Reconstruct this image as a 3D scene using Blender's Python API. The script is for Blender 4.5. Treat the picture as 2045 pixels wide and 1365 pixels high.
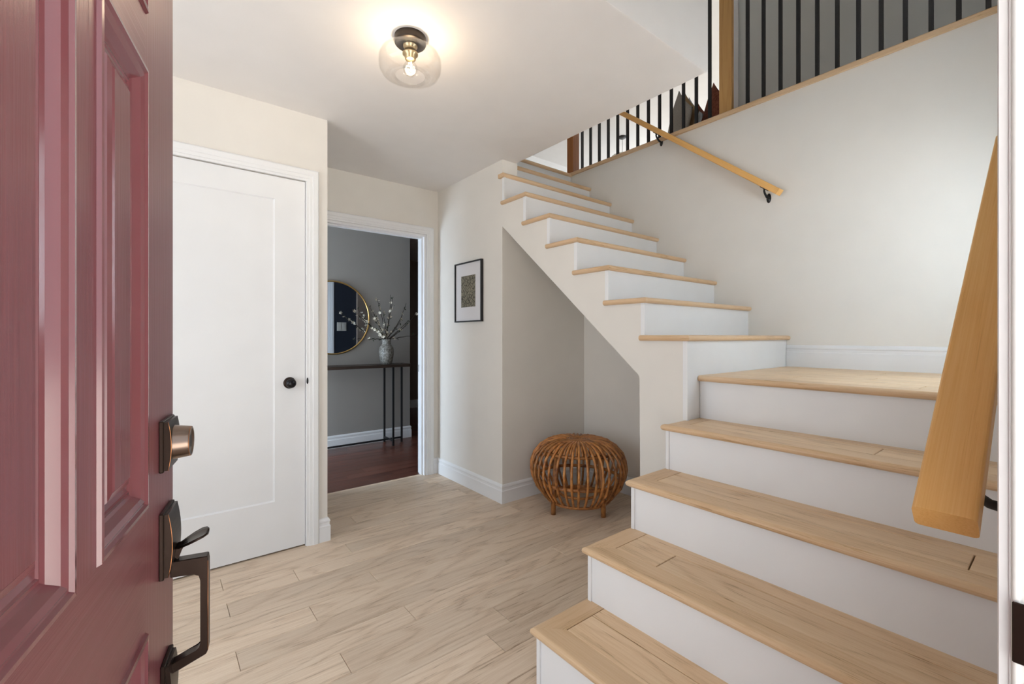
import bpy, bmesh, math, random
from mathutils import Vector, Matrix
for o in list(bpy.data.objects): bpy.data.objects.remove(o)
S = bpy.context.scene
COL = S.collection
random.seed(7)
R_ = math.radians

# ------------------------------------------------------------------ camera
EYE = 1.185
yaw, pitch, roll = R_(38.512), 0.0, 0.0
F = Vector((math.sin(yaw)*math.cos(pitch), math.cos(yaw)*math.cos(pitch), math.sin(pitch)))
R0 = Vector((math.cos(yaw), -math.sin(yaw), 0)); U0 = R0.cross(F)
Rt = R0*math.cos(roll) + U0*math.sin(roll); Up = Rt.cross(F)
cd = bpy.data.cameras.new('camera'); cam = bpy.data.objects.new('camera', cd); COL.objects.link(cam)
cam.matrix_world = Matrix(((Rt.x, Up.x, -F.x, 0), (Rt.y, Up.y, -F.y, 0), (Rt.z, Up.z, -F.z, EYE), (0, 0, 0, 1)))
cd.sensor_width = 36; cd.lens = 15.816; cd.shift_y = -0.005256; cd.clip_start = 0.02; cd.clip_end = 100
S.camera = cam

# ------------------------------------------------------------------ light
S.view_settings.view_transform = 'Standard'; S.view_settings.look = 'None'
S.view_settings.gamma = 1; S.view_settings.use_curve_mapping = False
S.view_settings.exposure = 0.05
wd = bpy.data.worlds.new('sky'); S.world = wd; wd.use_nodes = True
bg = wd.node_tree.nodes['Background']; bg.inputs[0].default_value = (0.86, 0.92, 1.0, 1); bg.inputs[1].default_value = 1.65

def area(name, loc, rot, sx, sy, power, col):
    l = bpy.data.lights.new(name, 'AREA'); l.shape = 'RECTANGLE'; l.size = sx; l.size_y = sy
    l.energy = power; l.color = col
    o = bpy.data.objects.new(name, l); COL.objects.link(o); o.location = loc; o.rotation_euler = rot
    return o
sl = bpy.data.lights.new('sun', 'SUN'); sl.energy = 40; sl.angle = R_(0.6); sl.color = (1, .98, .95)
so = bpy.data.objects.new('sun', sl); COL.objects.link(so); so.location = (6, 1, 9)
so.rotation_euler = Vector((-.6, -.12, -.79)).to_track_quat('-Z', 'Y').to_euler()
# daylight in the window openings built below, plus added hall and left lamps
area('landing_window_daylight', (2.40, 0.03, 1.65), (R_(90), 0, R_(180)), 0.60, 0.8, 36, (0.68, 0.84, 1.0))
area('tall_entry_window_daylight', (0.55, 0.03, 3.75), (R_(90), 0, R_(180)), 1.3, 1.5, 4.5, (0.95, 0.97, 1.0))
area('upper_window_daylight', (9.41, 4.9, 4.0), (R_(90), 0, R_(90)), 4.2, 1.9, 46, (0.95, 0.98, 1.0))
area('hall_daylight', (-0.9, 4.30, 0.75), (R_(90), 0, R_(-90)), 0.9, 1.1, 70, (0.66, 0.82, 1.0))  # added lamp standing free inside the hall; no hall window is built
area('left_fill_light', (-1.31, 1.45, 1.25), (R_(90), 0, R_(-90)), 1.5, 1.7, 16, (0.80, 0.90, 1.0))  # added fill from the left, brightens stringer, risers and floor; no known window
p_ = area('entry_door_portal', (0.28, -0.14, 1.03), (R_(90), 0, R_(180)), 0.92, 2.05, 1, (1, 1, 1))
p_.data.cycles.is_portal = True

# ------------------------------------------------------------------ materials
def mat(name, col, rough=0.5, metal=0.0, spec=0.5):
    m = bpy.data.materials.new(name); m.use_nodes = True
    b = m.node_tree.nodes['Principled BSDF']
    b.inputs['Base Color'].default_value = (*col, 1); b.inputs['Roughness'].default_value = rough
    b.inputs['Metallic'].default_value = metal; b.inputs['Specular IOR Level'].default_value = spec
    return m
def nn(m, t, **k):
    n = m.node_tree.nodes.new(t)
    for a, v in k.items(): setattr(n, a, v)
    return n
def lk(m, a, b): m.node_tree.links.new(a, b)
def math_(m, op, a, b=None):
    n = nn(m, 'ShaderNodeMath', operation=op)
    for i, v in enumerate((a, b)):
        if v is None: continue
        if isinstance(v, (int, float)): n.inputs[i].default_value = v
        else: lk(m, v, n.inputs[i])
    return n.outputs[0]
def coords(m, scale):
    tc = nn(m, 'ShaderNodeTexCoord'); oi = nn(m, 'ShaderNodeObjectInfo')
    add = nn(m, 'ShaderNodeVectorMath', operation='ADD'); mul = nn(m, 'ShaderNodeVectorMath', operation='MULTIPLY')
    comb = nn(m, 'ShaderNodeCombineXYZ')
    for i, k in enumerate((17.0, 41.0, 29.0)): lk(m, math_(m, 'MULTIPLY', oi.outputs['Random'], k), comb.inputs[i])
    lk(m, tc.outputs['Object'], add.inputs[0]); lk(m, comb.outputs[0], add.inputs[1])
    lk(m, add.outputs[0], mul.inputs[0]); mul.inputs[1].default_value = scale
    return mul.outputs[0], oi.outputs['Random']
def noise(m, vec, sc, det=4, rough=0.55):
    n = nn(m, 'ShaderNodeTexNoise'); lk(m, vec, n.inputs['Vector'])
    n.inputs['Scale'].default_value = sc; n.inputs['Detail'].default_value = det; n.inputs['Roughness'].default_value = rough
    return n.outputs['Fac']
def ramp(m, fac, stops):
    n = nn(m, 'ShaderNodeValToRGB'); lk(m, fac, n.inputs[0]); e = n.color_ramp.elements
    while len(e) < len(stops): e.new(0.5)
    for i, (p, c) in enumerate(stops):
        e[i].position = p; e[i].color = (*c, 1)
    return n.outputs[0]
def bump(m, h, strength, dist=0.002):
    n = nn(m, 'ShaderNodeBump'); n.inputs['Strength'].default_value = strength; n.inputs['Distance'].default_value = dist
    lk(m, h, n.inputs['Height']); lk(m, n.outputs[0], m.node_tree.nodes['Principled BSDF'].inputs['Normal'])
def wood(name, dark, mid, light, rough=0.45, vary=0.16, rings=9.0, bstr=0.15, gs=(1.0, 9.0, 9.0), spec=0.4, contrast=1.0):
    m = mat(name, mid, rough, spec=spec); b = m.node_tree.nodes['Principled BSDF']
    v, rnd = coords(m, gs)
    big = noise(m, v, 0.75, 2, 0.45)
    ring = math_(m, 'SINE', math_(m, 'MULTIPLY', big, rings*6.2832))
    ring = math_(m, 'MULTIPLY_ADD', ring, 0.5); ring.node.inputs[2].default_value = 0.5
    v2, _ = coords(m, (gs[0]*4.0, gs[1]*22, gs[2]*22))
    fine = noise(m, v2, 1.0, 5, 0.7)
    v4, _ = coords(m, (gs[0]*9.0, gs[1]*40, gs[2]*40))
    pore = math_(m, 'GREATER_THAN', noise(m, v4, 1.0, 2, 0.5), 0.63)
    v3, _ = coords(m, (gs[0]*0.9, gs[1]*0.5, gs[2]*0.5))
    blot = noise(m, v3, 1.3, 3)
    f = math_(m, 'MULTIPLY', math_(m, 'POWER', ring, 5.0), 0.15*contrast)
    f2 = math_(m, 'ADD', f, math_(m, 'MULTIPLY', math_(m, 'SUBTRACT', fine, 0.1), 0.72))
    f2 = math_(m, 'ADD', f2, math_(m, 'MULTIPLY', math_(m, 'MULTIPLY', pore, ring), 0.30*contrast))
    f3 = math_(m, 'ADD', f2, math_(m, 'MULTIPLY', math_(m, 'SUBTRACT', blot, 0.5), 0.20))
    c = ramp(m, f3, [(0.12, light), (0.40, mid), (0.78, dark)])
    hsv = nn(m, 'ShaderNodeHueSaturation'); lk(m, c, hsv.inputs['Color'])
    lk(m, math_(m, 'ADD', math_(m, 'MULTIPLY', rnd, vary), 1.0 - vary*0.5), hsv.inputs['Value'])
    lk(m, hsv.outputs[0], b.inputs['Base Color'])
    bump(m, fine, bstr, 0.001)
    return m
def painted(name, col, rough, bs=0.05, sc=180):
    m = mat(name, col, rough); tc = nn(m, 'ShaderNodeTexCoord')
    c = ramp(m, noise(m, tc.outputs['Object'], sc/30, 1), [(0.3, [x*0.988 for x in col]), (0.7, [min(1, x*1.012) for x in col])])
    lk(m, c, m.node_tree.nodes['Principled BSDF'].inputs['Base Color']); return m

M_wall = painted('wall_paint_cream', (0.785, 0.747, 0.69), 0.7)
M_ceil = painted('ceiling_paint', (0.84, 0.805, 0.78), 0.75)
M_white = painted('white_trim_paint', (0.83, 0.832, 0.835), 0.38, 0.02)
M_upwall = painted('upper_room_paint', (0.78, 0.79, 0.79), 0.7)
M_grey = painted('upper_hall_grey_paint', (0.74, 0.76, 0.735), 0.7)
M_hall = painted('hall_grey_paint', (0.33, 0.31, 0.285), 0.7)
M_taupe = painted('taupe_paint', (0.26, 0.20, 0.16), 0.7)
M_navy = painted('navy_paint', (0.016, 0.022, 0.036), 0.6)
M_floor = wood('oak_floor', (0.34, 0.24, 0.16), (0.66, 0.51, 0.375), (0.79, 0.66, 0.52), 0.42, 0.22, gs=(1.3, 7.5, 7.5))
M_tread = wood('oak_tread', (0.40, 0.25, 0.13), (0.72, 0.505, 0.305), (0.82, 0.62, 0.41), 0.40, 0.12, gs=(1.3, 7.5, 7.5))
M_nose = wood('oak_nosing', (0.45, 0.28, 0.14), (0.67, 0.455, 0.265), (0.74, 0.54, 0.35), 0.40, 0.08, rings=4, gs=(1.0, 6, 6))
M_dark = wood('mahogany_floor', (0.030, 0.010, 0.007), (0.13, 0.042, 0.027), (0.20, 0.075, 0.048), 0.28, 0.6, rings=4, bstr=0.05)
M_rail = wood('honey_fir', (0.52, 0.24, 0.055), (0.80, 0.43, 0.13), (0.86, 0.52, 0.20), 0.38, 0.06, rings=5, gs=(0.8, 14, 14), contrast=0.4)
M_newel = wood('honey_fir_post', (0.36, 0.17, 0.045), (0.55, 0.30, 0.10), (0.62, 0.37, 0.14), 0.4, 0.06, rings=5, gs=(0.8, 14, 14))
M_newel2 = wood('reddish_fir_post', (0.18, 0.05, 0.012), (0.36, 0.13, 0.035), (0.46, 0.19, 0.06), 0.4, 0.06, rings=5, gs=(0.8, 14, 14))
M_black = mat('black_metal', (0.010, 0.010, 0.011), 0.45, 0.0)
M_bronze = mat('oil_rubbed_bronze', (0.035, 0.022, 0.017), 0.32, 0.85)
M_copper = mat('worn_copper_edge', (0.46, 0.20, 0.09), 0.35, 0.9)
M_brush = mat('brushed_bronze_cylinder', (0.21, 0.155, 0.125), 0.28, 1.0)
M_brass = mat('brass', (0.62, 0.40, 0.14), 0.28, 1.0)
M_mirror = mat('mirror_silver', (0.82, 0.83, 0.84), 0.02, 1.0)
M_darkwood = wood('dark_walnut', (0.012, 0.008, 0.006), (0.045, 0.028, 0.02), (0.07, 0.045, 0.035), 0.4, 0.1)
M_mat = mat('white_mat_board', (0.72, 0.70, 0.71), 0.8)
M_conc = painted('porch_concrete', (0.52, 0.50, 0.47), 0.8, 0.2, 60)
M_latex = mat('weatherstrip_white', (0.80, 0.79, 0.77), 0.5)
M_switch = mat('switch_plate_cream', (0.62, 0.60, 0.55), 0.4)

# plum front-door paint with an embossed wood grain
def plum(name, axis):
    m = mat(name, (0.165, 0.047, 0.055), 0.30, spec=0.55)
    v, _ = coords(m, (2.0, 2.0, 2.0))
    mp = nn(m, 'ShaderNodeVectorMath', operation='MULTIPLY'); lk(m, v, mp.inputs[0])
    mp.inputs[1].default_value = (90, 90, 2.2) if axis == 'z' else (2.2, 90, 90)
    g = noise(m, mp.outputs[0], 1.0, 3, 0.6)
    bump(m, g, 0.35, 0.0012)
    c = ramp(m, g, [(0.3, (0.155, 0.043, 0.050)), (0.7, (0.18, 0.053, 0.062))])
    lk(m, c, m.node_tree.nodes['Principled BSDF'].inputs['Base Color'])
    return m
M_plum_v = plum('plum_paint_upright_grain', 'z'); M_plum_h = plum('plum_paint_level_grain', 'x')
M_plum_s = mat('plum_paint_smooth', (0.17, 0.050, 0.058), 0.16, spec=0.8)

# rattan
M_rattan = mat('rattan', (0.33, 0.125, 0.035), 0.38)
_v, _r = coords(M_rattan, (1, 1, 1))
_c = ramp(M_rattan, noise(M_rattan, _v, 22, 4), [(0.30, (0.15, 0.048, 0.015)), (0.48, (0.44, 0.175, 0.048)), (0.75, (0.62, 0.29, 0.09))])
_h = nn(M_rattan, 'ShaderNodeHueSaturation'); lk(M_rattan, _c, _h.inputs['Color'])
lk(M_rattan, math_(M_rattan, 'ADD', math_(M_rattan, 'MULTIPLY', _r, 0.5), 0.75), _h.inputs['Value'])
lk(M_rattan, _h.outputs[0], M_rattan.node_tree.nodes['Principled BSDF'].inputs['Base Color'])
# vase: pale glaze over carved squares
M_vase = mat('carved_grey_glaze', (0.42, 0.40, 0.36), 0.45)
_v, _ = coords(M_vase, (1, 1, 1))
_c = ramp(M_vase, noise(M_vase, _v, 60, 5, 0.7), [(0.40, (0.12, 0.11, 0.092)), (0.62, (0.40, 0.385, 0.35))])
lk(M_vase, _c, M_vase.node_tree.nodes['Principled BSDF'].inputs['Base Color'])
M_branch = mat('dark_twig', (0.035, 0.022, 0.014), 0.7)
M_leaf = mat('dark_leaf', (0.022, 0.035, 0.012), 0.6)
M_petal = mat('cream_petal', (0.72, 0.66, 0.54), 0.6)
# print: dark branching lines on khaki paper
M_print = mat('khaki_etching', (0.22, 0.2, 0.15), 0.8)
_v, _ = coords(M_print, (1, 1, 0.55))
_vo = nn(M_print, 'ShaderNodeTexVoronoi', feature='DISTANCE_TO_EDGE'); _vo.inputs['Scale'].default_value = 62
_nz = nn(M_print, 'ShaderNodeTexNoise'); _nz.inputs['Scale'].default_value = 20; lk(M_print, _v, _nz.inputs['Vector'])
_mx = nn(M_print, 'ShaderNodeVectorMath', operation='MULTIPLY_ADD'); lk(M_print, _nz.outputs['Color'], _mx.inputs[0])
_mx.inputs[1].default_value = (0.05, 0.05, 0.05); lk(M_print, _v, _mx.inputs[2]); lk(M_print, _mx.outputs[0], _vo.inputs['Vector'])
lk(M_print, ramp(M_print, _vo.outputs['Distance'], [(0.03, (0.055, 0.05, 0.035)), (0.16, (0.25, 0.225, 0.165))]), M_print.node_tree.nodes['Principled BSDF'].inputs['Base Color'])
def fabric(name, a, b, sc):
    m = mat(name, a, 0.9, spec=0.2); v, _ = coords(m, (1, 1, 1)); n_ = noise(m, v, sc, 3, 0.7)
    lk(m, ramp(m, n_, [(0.35, a), (0.65, b)]), m.node_tree.nodes['Principled BSDF'].inputs['Base Color']); bump(m, n_, 0.4, 0.002); return m
M_rust = fabric('rust_velvet', (0.17, 0.048, 0.028), (0.36, 0.125, 0.075), 45)
M_linen = fabric('grey_linen', (0.36, 0.335, 0.30), (0.52, 0.49, 0.44), 160)
M_tan = fabric('tan_linen', (0.42, 0.27, 0.13), (0.50, 0.34, 0.18), 120)
M_pale = fabric('pale_blue_cotton', (0.62, 0.66, 0.72), (0.72, 0.76, 0.8), 120)
def glass(name, tint, refl):
    m = bpy.data.materials.new(name); m.use_nodes = True; nt = m.node_tree; nt.nodes.clear()
    out = nt.nodes.new('ShaderNodeOutputMaterial'); mix = nt.nodes.new('ShaderNodeMixShader')
    tr = nt.nodes.new('ShaderNodeBsdfTransparent'); gl = nt.nodes.new('ShaderNodeBsdfGlossy'); lw = nt.nodes.new('ShaderNodeLayerWeight')
    tr.inputs[0].default_value = (*tint, 1); gl.inputs['Roughness'].default_value = 0.02; lw.inputs['Blend'].default_value = refl
    nt.links.new(lw.outputs['Facing'], mix.inputs[0]); nt.links.new(tr.outputs[0], mix.inputs[1]); nt.links.new(gl.outputs[0], mix.inputs[2])
    nt.links.new(mix.outputs[0], out.inputs[0]); return m
M_glass = glass('clear_glass', (0.975, 0.97, 0.965), 0.07)
M_pane = glass('window_pane', (0.97, 0.98, 0.98), 0.10)
M_fil = bpy.data.materials.new('glowing_filament'); M_fil.use_nodes = True
_b = M_fil.node_tree.nodes['Principled BSDF']; _b.inputs['Emission Color'].default_value = (1, 0.80, 0.52, 1); _b.inputs['Emission Strength'].default_value = 60

# ------------------------------------------------------------------ builders
def link(name, me, m=None, parent=None, smooth=False):
    o = bpy.data.objects.new(name, me); COL.objects.link(o)
    if m: me.materials.append(m)
    if parent: o.parent = parent
    if smooth:
        for p in me.polygons: p.use_smooth = True
    return o
def from_bm(name, bm, m=None, parent=None, smooth=False):
    bmesh.ops.recalc_face_normals(bm, faces=bm.faces)
    me = bpy.data.meshes.new(name); bm.to_mesh(me); bm.free()
    return link(name, me, m, parent, smooth)
def tag(o, label=None, cat=None, group=None, kind=None):
    if label: o['label'] = label
    if cat: o['category'] = cat
    if group: o['group'] = group
    if kind: o['kind'] = kind
    return o
def empty(name, loc=(0, 0, 0), rz=0.0):
    o = bpy.data.objects.new(name, None); COL.objects.link(o); o.location = loc; o.rotation_euler.z = rz
    o.empty_display_size = 0.05; return o
def box(name, x0, x1, y0, y1, z0, z1, m, parent=None, bev=0.0, seg=1):
    """world-space box; local origin at its centre"""
    bm = bmesh.new(); bmesh.ops.create_cube(bm, size=1)
    bmesh.ops.scale(bm, vec=(x1-x0, y1-y0, z1-z0), verts=bm.verts)
    if bev: bmesh.ops.bevel(bm, geom=list(bm.edges), offset=bev, segments=seg, affect='EDGES', profile=0.5)
    o = from_bm(name, bm, m, parent); o.location = ((x0+x1)/2, (y0+y1)/2, (z0+z1)/2); return o
def prism(name, pts, axis, a0, a1, m, parent=None, bev=0.0):
    def P(u, v, a): return {'x': (a, u, v), 'y': (u, a, v), 'z': (u, v, a)}[axis]
    bm = bmesh.new()
    A = [bm.verts.new(P(u, v, a0)) for u, v in pts]; B = [bm.verts.new(P(u, v, a1)) for u, v in pts]
    bm.faces.new(A); bm.faces.new(B[::-1])
    for i in range(len(pts)):
        j = (i+1) % len(pts); bm.faces.new((A[i], B[i], B[j], A[j]))
    if bev: bmesh.ops.bevel(bm, geom=list(bm.edges), offset=bev, segments=1, affect='EDGES')
    return from_bm(name, bm, m, parent)
def holed(name, rect, holes, axis, a0, a1, m):
    """flat wall slab with rectangular openings; rect and holes = (u0, u1, z0, z1)"""
    us = sorted({rect[0], rect[1]} | {h[0] for h in holes} | {h[1] for h in holes})
    zs = sorted({rect[2], rect[3]} | {h[2] for h in holes} | {h[3] for h in holes})
    bm = bmesh.new(); V = {}
    def v(u, z, a):
        k = (u, z, a)
        if k not in V: V[k] = bm.verts.new((a, u, z) if axis == 'x' else (u, a, z))
        return V[k]
    solid = lambda i, j: 0 <= i < len(us)-1 and 0 <= j < len(zs)-1 and not any(h[0] <= us[i] < h[1] and h[2] <= zs[j] < h[3] for h in holes)
    for i in range(len(us)-1):
        for j in range(len(zs)-1):
            if not solid(i, j): continue
            q = [(us[i], zs[j]), (us[i+1], zs[j]), (us[i+1], zs[j+1]), (us[i], zs[j+1])]
            for a in (a0, a1): bm.faces.new([v(u, z, a) for u, z in q])
            for (di, dj), e in (((0, -1), (0, 1)), ((1, 0), (1, 2)), ((0, 1), (2, 3)), ((-1, 0), (3, 0))):
                if not solid(i+di, j+dj):
                    (u0, z0), (u1, z1) = q[e[0]], q[e[1]]
                    bm.faces.new((v(u0, z0, a0), v(u1, z1, a0), v(u1, z1, a1), v(u0, z0, a1)))
    return from_bm(name, bm, m)
def bar(name, p0, p1, out, prof, m, parent=None, m0=0.0, m1=0.0, axis_x=True):
    """profile [(o, z)] swept from p0 to p1 (2-D points + profile z); out = outward dir; m0/m1 = mitre slopes.
    local X runs along the bar"""
    p0 = Vector((*p0, 0)); p1 = Vector((*p1, 0)); out = Vector((*out, 0)); d = (p1-p0).normalized(); L = (p1-p0).length
    mid = (p0+p1)/2; bm = bmesh.new()
    A = []; B = []; side = 1 if d.cross(out).z > 0 else -1
    for o_, z in prof:
        A.append(bm.verts.new((-L/2 + m0*o_, side*o_, z))); B.append(bm.verts.new((L/2 + m1*o_, side*o_, z)))
    bm.faces.new(A); bm.faces.new(B[::-1])
    for i in range(len(prof)):
        j = (i+1) % len(prof); bm.faces.new((A[i], B[i], B[j], A[j]))
    ob = from_bm(name, bm, m, parent); ob.location = mid; ob.rotation_euler.z = math.atan2(d.y, d.x); return ob
def plank(name, x0, x1, y0, y1, z0, z1, m, parent, along='x', gap=0.0006, bev=0.0012):
    cx, cy, cz = (x0+x1)/2, (y0+y1)/2, (z0+z1)/2
    lx, ly = (x1-x0, y1-y0) if along == 'x' else (y1-y0, x1-x0)
    bm = bmesh.new(); bmesh.ops.create_cube(bm, size=1)
    bmesh.ops.scale(bm, vec=(lx-2*gap, ly-2*gap, z1-z0), verts=bm.verts)
    if bev:
        top = [e for e in bm.edges if all(v.co.z > 0 for v in e.verts)]
        bmesh.ops.bevel(bm, geom=top, offset=bev, segments=1, affect='EDGES')
    o = from_bm(name, bm, m, parent); o.location = Vector((cx, cy, cz)) - (Vector(parent.location) if parent else Vector((0, 0, 0))); o.rotation_euler.z = 0 if along == 'x' else R_(90); return o
def tube(name, pts, rad, m, parent=None, n=8, closed=False, loc=None, caps=True):
    pts = [Vector(p) for p in pts]; k = len(pts); bm = bmesh.new(); rings = []
    rr = rad if isinstance(rad, (list, tuple)) else [rad]*k
    prev = None
    for i, p in enumerate(pts):
        if closed: t = pts[(i+1) % k]-pts[i-1]
        else: t = pts[min(i+1, k-1)]-pts[max(i-1, 0)]
        t.normalize()
        if prev is None:
            a = Vector((0, 0, 1)) if abs(t.z) < 0.9 else Vector((1, 0, 0)); nrm = t.cross(a).normalized()
        else:
            nrm = (prev - t*prev.dot(t)).normalized()
        prev = nrm; bn = t.cross(nrm)
        rings.append([bm.verts.new(p + (nrm*math.cos(2*math.pi*j/n) + bn*math.sin(2*math.pi*j/n))*rr[i]) for j in range(n)])
    for i in range(k if closed else k-1):
        a, b = rings[i], rings[(i+1) % k]
        for j in range(n): bm.faces.new((a[j], a[(j+1) % n], b[(j+1) % n], b[j]))
    if not closed and caps: bm.faces.new(rings[0]); bm.faces.new(rings[-1])
    o = from_bm(name, bm, m, parent, True)
    if loc: o.location = loc
    return o
def lathe(name, prof, m, parent=None, n=32, loc=(0, 0, 0), smooth=True, rot=None):
    bm = bmesh.new(); rings = []
    for r, z in prof:
        if r < 1e-6: rings.append([bm.verts.new((0, 0, z))])
        else: rings.append([bm.verts.new((r*math.cos(2*math.pi*j/n), r*math.sin(2*math.pi*j/n), z)) for j in range(n)])
    for a, b in zip(rings, rings[1:]):
        for j in range(n):
            q = [a[j % len(a)], a[(j+1) % len(a)], b[(j+1) % len(b)], b[j % len(b)]]
            u = []
            for v in q:
                if v not in u: u.append(v)
            if len(u) > 2: bm.faces.new(u)
    o = from_bm(name, bm, m, parent, smooth); o.location = loc
    if rot: o.rotation_euler = rot
    return o
def copy(o, parent=None, **k):
    c = o.copy(); COL.objects.link(c); c.parent = parent
    for a, v in k.items(): setattr(c, a, v)
    return c
def casing(name, x0, x1, z1, yface, prof, sgn, m, z0=0.0, parent=None):
    """door casing: profile (outward offset, proud) swept up, over and down; sgn = direction it stands proud in y"""
    bm = bmesh.new(); rows = []
    for o_, t in prof:
        y = yface + sgn*t
        rows.append([bm.verts.new(c) for c in ((x0-o_, y, z0), (x0-o_, y, z1+o_), (x1+o_, y, z1+o_), (x1+o_, y, z0))])
    for i in range(len(rows)):
        a, b = rows[i], rows[(i+1) % len(rows)]
        for j in range(3): bm.faces.new((a[j], a[j+1], b[j+1], b[j]))
    bm.faces.new([r[0] for r in rows]); bm.faces.new([r[3] for r in rows][::-1])
    return from_bm(name, bm, m, parent)
CAS = [(0, 0), (0, .010), (.012, .011), (.014, .014), (.030, .015), (.034, .018), (.058, .019), (.065, .014), (.065, 0)]
BASE = [(0, 0), (.014, 0), (.014, .088), (.010, .094), (.010, .108), (.013, .113), (.012, .121), (.006, .131), (0, .134)]
def baseboard(name, p0, p1, out, parent=None, z=0.0, m0=0.0, m1=0.0):
    return tag(bar(name, p0, p1, out, [(a, b+z) for a, b in BASE], M_white, parent, m0, m1), kind='structure')

# ------------------------------------------------------------------ key dimensions (metres)
CEIL = 2.444; YC = 2.722; XCL = 0.791; YB = 3.474; YB2 = 3.59; XS = 1.938; XS2 = 2.076; YAL = 2.546; XAL = 2.789
XW = 3.09; YF = 0.044; TOP = 5.15; UPF = 2.720; FAS = 1.102; YH = 4.922

# ------------------------------------------------------------------ setting: floors
ground = tag(box('ground', -12, 14, -18, -0.125, -0.20, -0.06, M_conc), 'pale concrete porch outside the door', kind='structure')
fl = tag(box('floor', -1.3, 3.2, -0.125, 3.533, -0.10, -0.014, M_darkwood), 'pale oak plank floor of the entry', kind='structure')
rows = [1.594 + 0.127*k for k in range(-14, 16)]
ends = {1.340: [1.037], 1.467: [1.163, -0.3], 1.594: [.546], 1.721: [.861, 1.75], 1.848: [.241, 1.45], 1.975: [.535, 1.9], 2.102: [.85], 2.229: [.253, 1.55], 2.356: [.554, 1.95], 2.483: [.854, .254, 2.2], 2.610: [-.2, 1.25]}
for k, y0 in enumerate(rows):
    y1 = min(y0+0.127, 3.533)
    if y1 - y0 < 0.01: continue
    e = None
    for kk, vv in ends.items():
        if abs(kk-y0) < 0.02: e = sorted(vv)
    if e is None:
        random.seed(k+50); s = -0.9 + random.random()*0.9; e = []
        while s < 2.6: e.append(s); s += 0.75 + random.random()*0.75
    xs = [-1.3] + e + [2.78 if y0 > 1.1 else 1.3]
    if xs[-1] < xs[-2]+.05: xs.pop(-2)
    for a, b in zip(xs, xs[1:]):
        if b-a > .02: plank('plank', a, b, y0, y1, -0.014, 0.0, M_floor, fl, gap=0.0007, bev=0.0020)
hf = tag(box('floor_hall', -1.3, 5.6, 3.533, 7.4, -0.10, -0.014, M_darkwood), 'dark red-brown plank floor of the hall', kind='structure')
random.seed(3)
y = 3.533
while y < 6.9:
    s = -1.3; e = [s]
    while s < 4.2: s += 0.7 + random.random()*0.9; e.append(min(s, 4.4))
    for a, b in zip(e, e[1:]):
        if b-a > .05 and b > .6: plank('plank', a, b, y, y+0.118, -0.014, 0.0, M_dark, hf, gap=0.0004, bev=0.0010)
    y += 0.118

# ------------------------------------------------------------------ setting: walls and ceilings
T = lambda o, l: tag(o, l, kind='structure')
# front wall with the entry door opening
DX0, DX1, DZ1 = -0.215, 0.70, 2.075
T(holed('wall_front', (-1.3, 4.4, -.06, TOP), [(DX0, DX1, -.06, DZ1), (-0.1, 1.2, 3.0, 4.5), (2.09, 2.71, 1.25, 2.05)], 'y', -0.125, YF, M_wall), 'cream front wall around the entry door')
T(holed('wall_left', (-.125, 7.4, -.06, TOP), [(.7, 2.2, .4, 2.1)], 'x', -1.42, -1.3, M_wall), 'cream wall behind the open front door')  # unseen opening added for the left fill lamp
CX0, CX1, CZ1 = -0.105, 0.676, 2.064
T(prism('wall_closet', [(-1.3, 0), (-1.3, CEIL), (XCL, CEIL), (XCL, 0), (CX1, 0), (CX1, CZ1), (CX0, CZ1), (CX0, 0)], 'y', YC, YC+.11, M_wall), 'cream wall holding the white closet door')
T(box('wall_closet_return', XCL-.11, XCL, YC+.11, YB, 0, CEIL, M_wall), 'cream side wall of the closet beside the doorway')
OX0, OX1, OZ1 = 0.90, 1.826, 2.056
T(prism('wall_doorway', [(-1.3, 0), (-1.3, CEIL), (XS, CEIL), (XS, 0), (OX1, 0), (OX1, OZ1), (OX0, OZ1), (OX0, 0)], 'y', YB, YB2, M_wall), 'cream wall with the cased opening to the hall')
T(box('wall_picture', XS, XS2, YAL, YB2, 0, CEIL, M_wall), 'cream wall carrying the small framed print')
T(box('wall_alcove_back', XS+.004, XAL+.1, YAL-.0006, YAL+.1, 0, 1.9, M_wall), 'back wall of the alcove under the stairs')
T(prism('wall_alcove_side', [(1.395, 0), (1.395, .98), (YAL, 1.955), (YAL, 0)], 'x', XAL, XAL+.1, M_wall), 'right wall of the alcove under the stairs')
T(box('wall_alcove_near', XS2, XAL, 1.30, 1.388, 0, .98, M_wall), 'near wall of the alcove under the stairs')
T(prism('ceiling_alcove', [(1.391, .985), (YAL, 1.968), (YAL, 1.99), (1.391, 1.010)], 'x', XS2, XAL+.1, M_wall), 'sloping soffit of the alcove under the stairs')
T(box('wall_stair', XW, XW+.12, YF, 3.05, 0, 2.700, M_wall), 'tall cream wall beside the stairs below the balustrade')
# dropped ceiling over the entry with softly rounded outer corner
bm = bmesh.new(); bmesh.ops.create_cube(bm, size=1)
x0, x1, y0, y1, z0, z1 = -1.3, XS2, FAS, 3.60, CEIL, TOP
bmesh.ops.scale(bm, vec=(x1-x0, y1-y0, z1-z0), verts=bm.verts)
bmesh.ops.translate(bm, vec=((x0+x1)/2, (y0+y1)/2, (z0+z1)/2), verts=bm.verts)
ed = [e for e in bm.edges if all(v.co.x > x1-.01 and v.co.z < z0+.01 for v in e.verts)]
bmesh.ops.bevel(bm, geom=ed, offset=.022, segments=5, affect='EDGES', profile=.5)
ed = [e for e in bm.edges if all(v.co.y < y0+.01 and v.co.z < z0+.01 for v in e.verts) and e.calc_length() > 1]
bmesh.ops.bevel(bm, geom=ed, offset=.010, segments=3, affect='EDGES', profile=.5)
T(from_bm('ceiling', bm, M_ceil), 'smooth white dropped ceiling over the entry')
T(box('ceiling_hall', -1.3, 5.6, 3.60, 7.4, CEIL, UPF, M_ceil), 'ceiling of the dim hall')
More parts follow.
